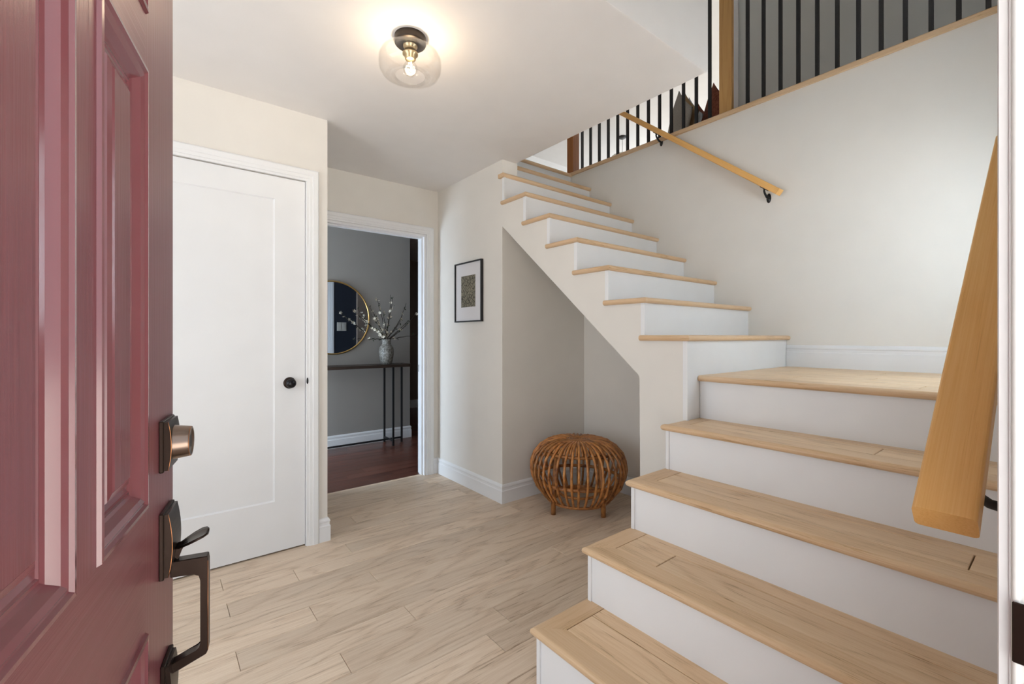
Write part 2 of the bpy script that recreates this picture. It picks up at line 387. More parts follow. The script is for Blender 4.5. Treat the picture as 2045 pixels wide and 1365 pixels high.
# upper level
T(box('floor_upper', XW+.12, 9.6, -.1, 7.45, UPF-.25, UPF-.012, M_floor), 'oak floor of the upper level')
T(box('floor_upper_landing', XS2, XW+.12, 3.05, 3.60, UPF-.05, UPF-.012, M_floor), 'oak floor at the top of the stairs')
T(box('ceiling_upper', -1.42, 13.0, -.125, 7.6, TOP, TOP+.1, M_upwall), 'white ceiling of the upper level, run out as an added sun-blocking eave')  # extended past the window wall as an unseen eave, added to block sun
T(box('wall_upper_end', -1.3, 9.7, 7.45, 7.6, UPF-.3, TOP, M_upwall), 'white far wall of the upper room')
T(holed('wall_upper_side', (-.1, 7.45, UPF-.3, TOP), [(2.8, 7.0, 3.05, 5.0)], 'x', 9.4, 9.55, M_upwall), 'white window wall of the upper room')
T(box('wall_upper_hall', 4.2, 4.32, YF, 1.96, UPF-.012, TOP, M_grey), 'pale grey wall behind the upper balustrade')
T(box('trim_1', 4.175, 4.335, 1.93, 1.985, UPF-.012, TOP, M_white), 'white corner trim of the grey upper wall')
# hall beyond the doorway
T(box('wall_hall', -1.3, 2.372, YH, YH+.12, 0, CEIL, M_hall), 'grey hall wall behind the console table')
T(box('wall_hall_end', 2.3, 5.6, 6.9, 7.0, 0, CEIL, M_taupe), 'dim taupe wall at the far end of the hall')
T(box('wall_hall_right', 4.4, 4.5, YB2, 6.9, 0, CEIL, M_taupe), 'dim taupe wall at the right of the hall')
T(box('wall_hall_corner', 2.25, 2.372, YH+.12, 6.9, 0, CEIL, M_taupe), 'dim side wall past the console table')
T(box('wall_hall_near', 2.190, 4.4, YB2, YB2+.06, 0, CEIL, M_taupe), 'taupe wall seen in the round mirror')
T(box('wall_hall_navy', OX1+.066, 2.190, YB2, YB2+.012, 0, CEIL, M_navy), 'navy wall strip seen in the round mirror')
baseboard('baseboard_hall', (-1.3, YH), (2.372, YH), (0, -1), m1=1)
baseboard('baseboard_hall_corner', (2.372, YH), (2.372, 6.9), (1, 0), m0=-1)
baseboard('baseboard_hall_end', (2.372, 6.9), (4.4, 6.9), (0, -1))
# entry baseboards
baseboard('baseboard_closet', (CX1+.066, YC), (XCL, YC), (0, -1), m1=1)
baseboard('baseboard_closet_left', (-1.3, YC), (CX0-.066, YC), (0, -1))
baseboard('baseboard_closet_return', (XCL, YC), (XCL, YB), (1, 0), m0=-1)
baseboard('baseboard_doorway', (OX1+.066, YB), (XS, YB), (0, -1))
baseboard('baseboard_picture', (XS, YB), (XS, YAL), (-1, 0), m1=1)
baseboard('baseboard_alcove_back', (XS, YAL), (XAL, YAL), (0, -1), m0=-1)
baseboard('baseboard_alcove_side', (XAL, YAL), (XAL, 1.395), (-1, 0))
baseboard('baseboard_landing', (XW, 1.128), (XW, YF), (-1, 0), z=1.0)
# casings and jambs
tag(casing('trim_2', CX0, CX1, CZ1, YC, CAS, -1, M_white), 'white moulded casing around the closet door', kind='structure')
tag(casing('trim_3', OX0, OX1, OZ1, YB, CAS, -1, M_white), 'white moulded casing around the hall doorway', kind='structure')
tag(casing('trim_4', OX0, OX1, OZ1, YB2, CAS, 1, M_white), 'white casing on the hall side of the doorway', kind='structure')
JP = [(0, 0), (-.018, 0), (-.018, .030), (-.030, .030), (-.030, .075), (-.018, .075), (-.018, .117), (0, .117)]
tag(casing('trim_5', OX0+.001, OX1-.001, OZ1-.001, YB, [(a, b) for a, b in JP], 1, M_white), 'white jamb lining the hall doorway', kind='structure')
tag(box('trim_6', OX1-.0195, OX1-.017, YB+.083, YB+.108, .88, .94, M_black), 'small black strike on the hall door jamb', kind='structure')

# ------------------------------------------------------------------ closet door
d2 = tag(empty('door_2', (0, 0, 0)), 'white one-panel closet door with black knob', kind='structure')
dx0, dx1, dz0, dz1 = CX0+.004, CX1-.006, .010, CZ1-.004
px0, px1, pz0, pz1 = dx0+.144, .516, .284, 1.939
bm = bmesh.new()
def rect(xa, xb, za, zb, yy): return [bm.verts.new(c) for c in ((xa, yy, za), (xb, yy, za), (xb, yy, zb), (xa, yy, zb))]
L0 = rect(dx0, dx1, dz0, dz1, YC+.040); L1 = rect(dx0, dx1, dz0, dz1, YC+.006)
L2 = rect(px0, px1, pz0, pz1, YC+.006); L3 = rect(px0+.006, px1-.006, pz0+.006, pz1-.006, YC+.014)
for a, b in ((L0, L1), (L1, L2), (L2, L3)):
    for i in range(4): bm.faces.new((a[i], a[(i+1) % 4], b[(i+1) % 4], b[i]))
bm.faces.new(L0); bm.faces.new(L3)
from_bm('leaf', bm, M_white, d2)
kn = lathe('knob', [(0, .052), (.012, .0515), (.022, .047), (.0265, .039), (.025, .031), (.016, .026), (.011, .020), (.011, .004)], mat('black_bronze_knob', (.016, .015, .017), .22, .6), d2, 28, (.590, YC+.006, .928), rot=(R_(90), 0, 0))
lathe('rose', [(0, .010), (.026, .0095), (.031, .006), (.032, 0)], M_bronze, kn, 28, (0, 0, 0))
lathe('latch_plate', [(0, .002), (.018, .002), (.018, 0)], M_black, d2, 20, (CX1+.003, YC-.010, .935), rot=(R_(90), 0, 0)).scale = (.28, 1, 1)
box('jamb', CX1-.004, CX1+.004, YC-.0005, YC+.1, 0, CZ1, M_white, d2)
box('back_panel', CX0-.1, CX1+.1, YC+.115, YC+.13, 0, CZ1+.1, M_darkwood, d2)

# ------------------------------------------------------------------ staircase
st = tag(empty('staircase', (2.0, 1.1, 0)), 'oak and white staircase turning left at a landing', 'staircase')
ORI = Vector((2.0, 1.1, 0))
def put(o):
    o.parent = st; o.location = o.location - ORI; return o
TH = 0.028; NW = 0.088
def nprof(w, ztop, th=TH):
    r = th/2; p = [(0, ztop), (w-r, ztop)]
    for i in range(1, 8):
        a = math.pi/2 - math.pi*i/8; p.append((w-r+r*math.cos(a), ztop-r+r*math.sin(a)))
    p += [(w-r, ztop-th), (0, ztop-th)]; return p
def sub(o, par):
    o.parent = par; o.matrix_parent_inverse = Matrix.Identity(4); return o
def rel(o, par_world_loc, par_rz, par):
    """re-express a world-placed part in its parent's frame"""
    v = Vector(o.location) - Vector(par_world_loc); v.rotate(Matrix.Rotation(-par_rz, 3, 'Z'))
    o.location = v; o.rotation_euler.z -= par_rz; o.parent = par; return o
Z1 = [.198, .397, .596, .795, 1.000]; N1 = [1.000, 1.257, 1.520, 1.770, 2.030]
YL = 1.160; YR = YF; RS = 0.022
joint = {0: .5, 1: .9, 2: .172, 3: .42}
for k in range(4):
    z = Z1[k]; nx = N1[k]; back = N1[k+1]+RS+.005
    rail_y = YL-NW
    nose = bar('tread', (nx+NW, YR), (nx+NW, YL-NW), (-1, 0), nprof(NW, z), M_nose, None, 0, 1.0)
    wl = Vector(nose.location); rz = nose.rotation_euler.z
    bx = min(back+ (0.0 if k < 3 else 0), 1.936 if k == 3 else 9)
    ret = bar('return_nosing', (nx+NW, YL-NW), (min(N1[k+1]+RS+.02, 2.08), YL-NW), (0, 1), nprof(NW if k < 3 else NW-.012, z), M_nose, None, -1.0, 0)
    rel(ret, wl, rz, nose)
    xs = [nx+NW, nx+NW+.127, back]
    for i, (a, b) in enumerate(zip(xs, xs[1:])):
        ys = [YR, joint[k], YL-NW] if i == 0 else [YR, YL-NW]
        for c, d in zip(ys, ys[1:]):
            rel(plank('plank', a, b, c, d, z-TH, z, M_tread, None, 'y', gap=.0016, bev=.0018), wl, rz, nose)
    put(nose)
for k in range(5):
    zb = 0 if k == 0 else Z1[k-1]; rx = N1[k]+RS; yl = YL-.016 if k < 4 else 1.128
    rs = box('riser', rx, rx+.018, YR, yl, zb, Z1[k]-TH, M_white)
    wl = Vector(rs.location); put(rs)
    if k < 4: rel(box('riser_trim', rx-.006, rx+.002, yl-.016, yl, zb, Z1[k]-TH, M_white, bev=.001), wl, 0, rs)
# body side panel of the lower flight
pts = [(N1[0]+RS, 0)]
for k in range(4): pts += [(N1[k]+RS, Z1[k]-TH), (N1[k+1]+RS, Z1[k]-TH)]
pts = pts[:-1] + [(XS, Z1[3]-TH), (XS, 0)]
put(prism('side_panel', pts, 'y', YL-.030, YL-.017, M_wall))
# landing
ld = bar('landing', (N1[4]+NW, YR), (N1[4]+NW, 1.128), (-1, 0), nprof(NW, 1.0), M_nose)
wl = Vector(ld.location); rz = ld.rotation_euler.z
x = N1[4]+NW; i = 0
while x < XW-.01:
    x2 = min(x+.127, XW); jy = [.35, .8, .55, .25, .95, .6, .4, .7][i % 8]
    for c, d in ((YR, jy), (jy, 1.128)): rel(plank('plank', x, x2, c, d, 1.0-TH, 1.0, M_tread, None, 'y', gap=.0016, bev=.0018), wl, rz, ld)
    x = x2; i += 1
put(ld)
# upper flight
ZK = lambda k: 1.192 + .191*(k-6)
NK = lambda k: 1.108 + .2322*(k-6)
for k in range(6, 15):
    z = ZK(k); ny = NK(k); xl = XS-.020 if k <= 12 else XS2; nr = .070
    hasret = k <= 11
    if hasret:
        nose = bar('tread', (xl+nr, ny+nr), (XW, ny+nr), (0, -1), nprof(nr, z), M_nose, None, -1.0, 0)
    else:
        nose = bar('tread', (xl, ny+nr), (XW, ny+nr), (0, -1), nprof(nr, z), M_nose)
    wl = Vector(nose.location); rz = nose.rotation_euler.z
    if hasret:
        rel(bar('return_nosing', (xl+nr, ny+nr), (xl+nr, ny+.275), (-1, 0), nprof(nr, z), M_nose, None, -1.0, 0), wl, rz, nose)
    if k < 14:
        xa = xl+nr if hasret else (XS+.005 if k == 12 else xl)
        if k == 12: xa = XS2
        ys = [ny+nr, ny+nr+.127, NK(k+1)+RS+.005]
        for c, d in zip(ys, ys[1:]):
            rel(plank('plank', xa, XW, c, d, z-TH, z, M_tread, None, 'x', gap=.0016, bev=.0018), wl, rz, nose)
    else:
        rel(plank('plank', XS2, XW, ny+nr, 3.05, z-TH, z, M_tread, None, 'x', gap=.0016, bev=.0018), wl, rz, nose)
    put(nose)
    zb = (Z1[3] if k == 6 else ZK(k-1)); xr = XS+.004 if k <= 12 else XS2
    rs = box('riser', xr, XW, ny+RS, ny+RS+.018, zb, z-TH, M_white); wl = Vector(rs.location); put(rs)
    if k <= 12: rel(box('riser_trim', XS-.005, XS+.012, ny+RS-.006, ny+RS+.018, zb, z-TH, M_white, bev=.001), wl, 0, rs)
# stepped side wall of the upper flight, cut away over the alcove
pts = [(NK(6)+RS+.012, 0)]
for k in range(6, 12): pts += [(NK(k)+RS+.012, ZK(k)-TH), (NK(k+1)+RS+.012, ZK(k)-TH)]
pts += [(NK(12)+RS+.012, ZK(12)-TH), (YAL, ZK(12)-TH), (YAL, 1.968), (1.391, .985), (1.384, 0)]
put(prism('stringer_wall', pts, 'x', XS, XS2, M_wall))

# ------------------------------------------------------------------ handrails
def rail(name, label, a, b, thick, wide, across, m, brackets, wall, bdir):
    """a, b = top centre points; across = horizontal unit vector across the rail"""
    a = Vector(a); b = Vector(b); d = (b-a).normalized(); ac = Vector(across); nrm = d.cross(ac)
    if nrm.z < 0: nrm = -nrm
    L = (b-a).length; root = tag(empty(name, a), label, 'handrail')
    bm = bmesh.new(); bmesh.ops.create_cube(bm, size=1); bmesh.ops.scale(bm, vec=(L, wide, thick), verts=bm.verts)
    lng = [e for e in bm.edges if abs(e.verts[0].co.x-e.verts[1].co.x) > L*.5]
    bmesh.ops.bevel(bm, geom=lng, offset=.006, segments=3, affect='EDGES', profile=.5)
    g = from_bm('rail', bm, m, root)
    c = a + d*L/2 - nrm*thick/2 - a
    X = d; Yv = nrm.cross(d)
    g.matrix_basis = Matrix(((X.x, Yv.x, nrm.x, c.x), (X.y, Yv.y, nrm.y, c.y), (X.z, Yv.z, nrm.z, c.z), (0, 0, 0, 1)))
    wd_ = Vector(bdir)
    for t in brackets:
        q = a + d*t - nrm*thick
        gap = abs((Vector(wall)-q).dot(wd_))
        w = q + wd_*gap + Vector((0, 0, -.050)); q0 = q-a; w0 = w-a
        arm = tube('bracket', [q0 + nrm*.002, q0 - Vector((0, 0, .018)), q0 - Vector((0, 0, .030)) + wd_*gap*.15, q0 - Vector((0, 0, .046)) + wd_*gap*.5, w0 - wd_*.003], [.006, .006, .0065, .007, .008], M_black, root, 8)
        lathe('wall_rose', [(0, .010), (.008, .009), (.011, .005), (.026, .001), (.026, 0)], M_black, arm, 20, w0, rot=(-wd_).to_track_quat('Z', 'Y').to_euler()).scale = (.55, 1.2, 1)
        s1 = box('saddle', -.028, .028, -.010, .010, 0, .004, M_black, arm, .001)
        s1.matrix_basis = Matrix(((X.x, Yv.x, nrm.x, q0.x), (X.y, Yv.y, nrm.y, q0.y), (X.z, Yv.z, nrm.z, q0.z-.003), (0, 0, 0, 1)))
    return root
SL = .774
rail('handrail', 'honey wood handrail close to the camera over the lower steps', (.80, .1085, .957), (1.806, .1085, .957+1.006*SL), .038, .063, (0, 1, 0), M_rail, (.115, 1.05), (0, YF, 0), (0, -1, 0))
SU = .817
rail('handrail', 'slender honey wood handrail fixed high on the cream stair wall', (3.020, 1.132, 2.090), (3.020, 2.86, 2.090+1.728*SU*.975), .038, .064, (1, 0, 0), M_rail, (.10, 1.10, 2.05), (XW, 0, 0), (1, 0, 0))

# ------------------------------------------------------------------ balustrade on the upper level
bl = tag(empty('balustrade', (XW+.06, 1.5, 2.70)), 'black metal balustrade with wooden posts above the stair wall', 'balustrade')
def bput(o): o.parent = bl; o.location = Vector(o.location) - Vector((XW+.06, 1.5, 2.70)); return o
bput(plank('cap_board', XW-.020, XW+.14, YF, 3.03, 2.700, 2.730, M_nose, None, 'y', gap=0, bev=.006))
BX = 3.15
first = None
for yv in [2.897-.1033*i for i in range(13)] + [1.392-.1023*i for i in range(13)]:
    if first is None:
        first = bput(box('baluster', BX-.0095, BX+.0095, yv-.0095, yv+.0095, 2.730, 3.66, M_black))
    else: copy(first, bl, location=Vector((BX, yv, 3.195)) - Vector((XW+.06, 1.5, 2.70)))
def post(yc, m, hw=.044, hx=.044, xc=3.150): 
    p = box('newel_post', -.46, .46, -hw, hw, -hx, hx, m, None, .003); p.rotation_euler.y = R_(-90); p.location = (xc, yc, 2.730+.46); return bput(p)
post(1.537, M_newel, .044, .018, 3.150); post(3.040, M_newel2, .040, .044, 3.175)
bput(plank('top_rail', BX-.032, BX+.032, YF, 3.04, 3.66, 3.70, M_rail, None, 'y', gap=0, bev=.005))

# ------------------------------------------------------------------ upper room: bench, cushions, pendant
def cushion(name, label, m, loc, rot, s=.45, t=.13):
    n = 12; bm = bmesh.new(); g = {}
    for side in (1, -1):
        for i in range(n+1):
            for j in range(n+1):
                u = 2*i/n-1; v = 2*j/n-1
                if side == -1 and (i in (0, n) or j in (0, n)): g[side, i, j] = g[1, i, j]; continue
                h = (max(0, 1-u**2)*max(0, 1-v**2))**.45
                pin = 1 - .07*(1-abs(u)**2) * abs(v) ** 3; pin2 = 1 - .07*(1-abs(v)**2)*abs(u)**3
                g[side, i, j] = bm.verts.new((u*s/2*pin2, side*t/2*h, v*s/2*pin))
    for side in (1, -1):
        for i in range(n):
            for j in range(n):
                bm.faces.new((g[side, i, j], g[side, i+1, j], g[side, i+1, j+1], g[side, i, j+1]))
    o = from_bm(name, bm, m, None, True); o.location = loc; o.rotation_euler = rot
    return tag(o, label, 'cushion')
def at(px, py, X):
    d = Rt*((px-1022.5)/898.44) + Up*((671.75-py)/898.44) + F
    return Vector((0, 0, EYE)) + d*(X/d.x)
def lean(label, m, px, py, X, tilt, sz, t, rz=90):
    """stands on a corner on the upper floor, its top corner seen at the given place"""
    ap = at(px, py, X); a = R_(45+abs(tilt)); r = sz*.69
    sg = 1 if tilt < 0 else -1
    c = Vector((X, ap.y - sg*r*abs(math.cos(a)), UPF - .012 + r*math.sin(a)))
    return cushion('cushion', label, m, c, (0, R_(tilt), R_(rz)), sz, t)
lean('rust velvet cushion beside the wooden post', M_rust, 1425, 178, 3.66, -45, .43, .10, 50)
lean('grey linen cushion at the left end of the cushions', M_linen, 1356, 207, 3.50, -45, .41, .09, 52)
lean('tan linen cushion squeezed between grey and pale blue ones', M_tan, 1368, 205, 3.60, -45, .42, .05, 52)
lean('pale blue cushion leaning behind the tan one', M_pale, 1376, 211, 3.69, -45, .42, .06, 52)
lean('small rust cushion peeking behind the pale blue and large rust ones', M_rust, 1391, 214, 3.82, -45, .43, .06, 52)
pc = at(1243, 271, 7.276)
pd = tag(empty('pendant_lamp', (pc.x, pc.y, TOP)), 'distant pendant lamp with black canopy and pale dome shade', 'lamp')
lathe('canopy', [(0, -.035), (.06, -.033), (.078, -.02), (.08, 0)], M_black, pd, 24)
tube('cord', [(0, 0, -.03), (0, 0, -.34)], .004, M_black, pd, 6)
lathe('shade', [(.02, -.32), (.05, -.33), (.20, -.38), (.31, -.50), (.33, -.60), (.325, -.60), (.30, -.50), (.19, -.39), (.02, -.345)], mat('cream_lampshade', (.70, .66, .58), .7), pd, 32)

# ------------------------------------------------------------------ ceiling light
cl = tag(empty('ceiling_light', (.845, 1.750, CEIL)), 'clear glass drum ceiling light with a glowing bulb', 'lamp')
lathe('canopy', [(0, -.030), (.060, -.030), (.0645, -.027), (.065, -.024), (.065, 0)], mat('dark_bronze_canopy', (.045, .035, .028), .38, .7), cl, 40)
lathe('socket', [(.0, -.030), (.030, -.030), (.030, -.040), (.024, -.044), (.024, -.062), (.032, -.066), (.032, -.073), (.022, -.078), (.022, -.092), (.015, -.094), (0, -.094)], mat('brushed_gold_socket', (.55, .44, .27), .3, 1), cl, 28)
lathe('glass_shade', [(.034, -.036), (.060, -.038), (.063, -.050), (.072, -.058), (.100, -.064), (.120, -.074), (.128, -.090), (.129, -.115), (.127, -.136), (.118, -.152), (.098, -.162), (.062, -.165), (.061, -.162), (.097, -.159), (.115, -.150), (.124, -.135), (.126, -.115), (.125, -.092), (.118, -.077), (.099, -.067)], M_glass, cl, 48)
lathe('bulb', [(.013, -.090), (.014, -.098), (.022, -.110), (.029, -.124), (.030, -.136), (.026, -.149), (.016, -.159), (0, -.163)], M_glass, cl, 28)
tube('filament', [(.006*math.cos(a*1.3), .006*math.sin(a*1.3), -.102-.040*a/14) for a in range(15)], .0022, M_fil, cl, 6)
bl_ = bpy.data.lights.new('bulb_glow', 'POINT'); bl_.energy = 3.2; bl_.color = (1, .80, .56); bl_.shadow_soft_size = .03
bo = bpy.data.objects.new('bulb_glow', bl_); COL.objects.link(bo); bo.location = (.845, 1.750, CEIL-.13)

# ------------------------------------------------------------------ framed print
PX = XS-.002; fr = tag(empty('framed_print', (PX, 2.968, 1.5345)), 'small black-framed khaki print with white mat on the cream wall', 'picture')
fy, fz, fd, fw = .190, .235, .022, .010
for a, b, c, d in ((-fy, -fy+fw, -fz, fz), (fy-fw, fy, -fz, fz)): box('frame_side', -fd, 0, a, b, c, d, M_black, fr)
for a, b, c, d in ((-fy+fw, fy-fw, -fz, -fz+fw), (-fy+fw, fy-fw, fz-fw, fz)): box('frame_side', -fd, 0, a, b, c, d, M_black, fr)
box('mat_board', -.012, -.002, -fy+fw, fy-fw, -fz+fw, fz-fw, M_mat, fr)
box('print', -.0135, -.0115, -.100, .100, -.118, .128, M_print, fr)

# ------------------------------------------------------------------ rattan stool
SC = Vector((2.317, 2.170, 0))
rt = tag(empty('rattan_stool', SC), 'round brown rattan pouf stool in the alcove under the stairs', 'stool')
prof = [(.060, .462), (.105, .470), (.16, .470), (.215, .455), (.265, .425), (.303, .380), (.324, .325), (.328, .275), (.318, .225), (.295, .170), (.262, .120), (.228, .082), (.205, .066)]
NR = 40
ribs = []
for v in range(4):
    random.seed(v)
    jit = [(r*(1+random.uniform(-.008, .008)), z+random.uniform(-.003, .003)) for r, z in prof]
    tw = random.uniform(-.03, .03)
    ribs.append([(r*math.cos(tw*i/12), r*math.sin(tw*i/12), z) for i, (r, z) in enumerate(jit)])
base_ribs = []
for i in range(NR):
    a = 2*math.pi*i/NR
    if i < 4: o = tube('rib', ribs[i], .0084, M_rattan, rt, 7); base_ribs.append(o)
    else: o = copy(base_ribs[i % 4], rt)
    o.rotation_euler.z = a
# a second spoke between each pair of ribs fills the top
sp0 = None
for i in range(NR):
    if sp0 is None: sp0 = o = tube('spoke', [(.062, 0, .457), (.11, 0, .464), (.17, 0, .463), (.225, 0, .444), (.262, 0, .418)], .007, M_rattan, rt, 6)
    else: o = copy(sp0, rt)
    o.rotation_euler.z = 2*math.pi*(i+.5)/NR
def ring(name, r, z, rad, par, n=48): return tube(name, [(r*math.cos(2*math.pi*i/n), r*math.sin(2*math.pi*i/n), z) for i in range(n)], rad, M_rattan, par, 7, True)
for r in (.012, .028, .044, .060, .076): ring('coil', r, .470, .0075, rt, 32)
ring('hoop', .290, .205, .012, rt); ring('hoop', .205, .062, .010, rt); ring('hoop', .262, .405, .010, rt); ring('hoop', .222, .070, .007, rt); ring('hoop', .13, .10, .009, rt)
camaz = math.atan2(-SC.y, -SC.x)
for k in range(4):
    a = camaz + math.pi/4 + k*math.pi/2
    tube('leg', [(.232*math.cos(a), .232*math.sin(a), 0), (.230*math.cos(a), .230*math.sin(a), .13), (.20*math.cos(a), .20*math.sin(a), .44)], [.0165, .0165, .014], M_rattan, rt, 10)

# ------------------------------------------------------------------ hall furniture
ct = tag(empty('console_table', (1.45, 4.745, 0)), 'narrow dark wood console table with thin black metal legs', 'table')
box('top', -.83, .80, -.135, .135, .852, .882, M_darkwood, ct, .002)
for s in (-1, 1):
    for yy in (-.115, .125): box('leg', s*.585-.009, s*.585+.009, yy-.009, yy+.009, 0, .852, M_black, ct)
    box('leg', s*.735-.009, s*.735+.009, -.009, .009, 0, .884, M_black, ct)
    box('cross_bar', s*.585-.007, s*.585+.007, -.106, .116, .045, .063, M_black, ct)
box('long_bar', -.735, .735, -.007, .007, .045, .063, M_black, ct)
MC = (1.486, YH-.004, 1.386)
mr = tag(empty('round_mirror', MC), 'large round wall mirror with thin brass rim above the console', 'mirror')
tube('rim', [(.385*math.cos(2*math.pi*i/72), -.014, .385*math.sin(2*math.pi*i/72)) for i in range(72)], .008, M_brass, mr, 8, True)
lathe('glass', [(0, .012), (.382, .012), (.382, 0), (0, 0)], M_mirror, mr, 72, (0, 0, 0), False, (R_(90), 0, 0))
sw = tag(empty('light_switch', (1.99, YB2+.012, 1.32)), 'double light switch plate reflected in the round mirror', 'switch')
box('plate', -.062, .062, 0, .006, -.058, .058, M_switch, sw, .002)
for sx in (-.028, .028): box('rocker', sx-.016, sx+.016, .006, .010, -.034, .034, M_switch, sw, .001)
VX, VY, VZ = 2.005, 4.745, .882
vs = tag(lathe('vase', [(0, 0), (.048, 0), (.058, .006), (.070, .055), (.078, .110), (.080, .150), (.072, .185), (.054, .210), (.046, .222), (.048, .260), (.050, .275), (.045, .276), (.042, .225), (.05, .20), (0, .03)], M_vase, None, 32, (VX, VY, VZ)), 'pale grey carved ceramic vase on the console table', 'vase')
fb = tag(empty('flowering_branches', (VX, VY, VZ+.03)), 'bare branches with small cream blossoms in the grey vase', 'branches')
# one blossom (five petals), one leaf
bm = bmesh.new()
for i in range(5):
    a = 2*math.pi*i/5; c, s = math.cos(a), math.sin(a)
    P = [bm.verts.new(v) for v in ((0, 0, 0), (.010*c-.008*s, .010*s+.008*c, .004), (.022*c, .022*s, .010), (.010*c+.008*s, .010*s-.008*c, .004))]
    bm.faces.new(P)
me_b = bpy.data.meshes.new('blossom'); bm.to_mesh(me_b); bm.free(); me_b.materials.append(M_petal)
bm = bmesh.new(); P = [bm.verts.new(v) for v in ((0, 0, 0), (.012, .008, .003), (.032, 0, .004), (.012, -.008, .003))]; bm.faces.new(P)
me_l = bpy.data.meshes.new('leaf'); bm.to_mesh(me_l); bm.free(); me_l.materials.append(M_leaf)
rightv = Vector((Rt.x, Rt.y, 0)).normalized()
def branch(px, py, bend, nb, nl, seed, depth=0.0):
    random.seed(seed)
    tip = at(px, py, VX) ; d = Rt*((px-1022.5)/898.44) + Up*((671.75-py)/898.44) + F
    tip = Vector((0, 0, EYE)) + d*((VY+depth)/d.y)
    tip = tip - Vector((VX, VY, VZ+.03)); a = Vector((random.uniform(-.02, .02), random.uniform(-.02, .02), .0)); b = Vector((a.x*1.2+tip.x*.04, a.y*1.2, .245))
    pts = [a, b]
    for i in range(1, 9):
        t = i/8; q = b.lerp(tip, t) + rightv*bend*math.sin(math.pi*t) + Vector((random.uniform(-.004, .004), random.uniform(-.004, .004), random.uniform(-.004, .004))); pts.append(q)
    br = tube('branch', pts, [.0055-.0004*i for i in range(len(pts))], M_branch, fb, 5)
    for kind, nq, me in (('blossom', nb, me_b), ('leaf', nl, me_l)):
        for i in range(nq):
            t = random.uniform(.12, 1.0); f = 1 + t*8; k = min(int(f), len(pts)-2); q = pts[k].lerp(pts[k+1], f-k)
            o = bpy.data.objects.new(kind, me); COL.objects.link(o); o.parent = br
            o.location = q + Vector([random.uniform(-.012, .012) for _ in range(3)])
            o.rotation_euler = [random.uniform(-1.2, 1.2) + (R_(60) if c == 0 else 0) for c in range(3)]; s_ = random.uniform(.7, 1.15); o.scale = (s_, s_, s_)
for i, (px, py, bd, nb, nl, dp) in enumerate([(703, 618, .02, 9, 1, -.06), (712, 628, .01, 5, 2, -.05), (738, 612, .02, 12, 2, -.02), (741, 628, .0, 7, 1, .03), (753, 595, .0, 5, 2, .05), (764, 622, .0, 3, 2, .04), (777, 624, .0, 2, 2, .0), (780, 588, .015, 4, 2, .05), (784, 593, .015, 3, 3, -.03), (811, 606, .03, 3, 2, .04), (835, 622, .02, 3, 2, -.02), (838, 668, -.02, 2, 1, -.06), (735, 677, -.02, 1, 3, -.08), (748, 655, .0, 12, 2, -.06), (758, 662, .0, 12, 2, -.09), (764, 648, .0, 10, 1, -.05), (815, 640, .01, 2, 2, .05), (800, 640, .01, 2, 1, .02)]):
    branch(px, py, bd, nb, nl*2+1, 100+i, dp)

# ------------------------------------------------------------------ front door, swung open
az = R_(12.2); EX, EY = .02218, .85138; TD = .044
d1 = tag(empty('door_1', (EX, EY, 0), R_(90)-az), 'plum painted panelled front door swung open with bronze handleset', kind='structure')
# local frame: +X towards the free edge (0 = edge, negative = hinge side), -Y out of the exterior face, Z up
def dbox(name, u0, u1, z0, z1, m, w0=-TD, w1=0.0, bev=0.0, par=d1): return box(name, u0, u1, -w1, -w0, z0, z1, m, par, bev)
WD = .905; cols = [(-.300, -.143), (-.557, -.352), (-.766, -.609)]
rowsd = [(.23, .822), (.974, 1.512), (1.580, 1.905)]
dz_top = 2.055
for a, b in ((-.143, 0), (-WD, -.766)): dbox('stile', a, b, .008, dz_top, M_plum_v)
for a, b in ((.008, .23), (.822, .974), (1.512, 1.580), (1.905, dz_top)): dbox('rail', -.766, -.143, a, b, M_plum_h)
for a, b in ((-.352, -.300), (-.609, -.557)):
    for z0, z1 in rowsd: dbox('mullion', a, b, z0, z1, M_plum_v)
PP = [(0, 0), (.0015, .0035), (.006, .0040), (.0085, .0010), (.010, .0005), (.0125, .002), (.018, -.0005), (.024, -.0075), (.027, -.0095), (.030, -.0095), (.032, -.0080), (.0335, -.0095), (.041, -.0105), (.045, -.0050), (.052, -.0030), (.054, -.0015)]
for u0, u1 in cols:
    for z0, z1 in rowsd:
        bm = bmesh.new(); prev = None
        for i, (o_, t) in enumerate(PP):
            cur = [bm.verts.new(c) for c in ((u0+o_, -t, z0+o_), (u1-o_, -t, z0+o_), (u1-o_, -t, z1-o_), (u0+o_, -t, z1-o_))]
            if prev:
                for j in range(4): bm.faces.new((prev[j], prev[(j+1) % 4], cur[(j+1) % 4], cur[j]))
            prev = cur
        fld = bm.faces.new(prev)
        bk = [bm.verts.new((u, .030, z)) for u, z in ((u0, z0), (u1, z0), (u1, z1), (u0, z1))]; bm.faces.new(bk)
        bm.faces.ensure_lookup_table()
        p = from_bm('panel', bm, M_plum_s, d1)
        p.data.materials.append(M_plum_v)
        for f_ in p.data.polygons:
            if f_.area > .01: f_.material_index = 1
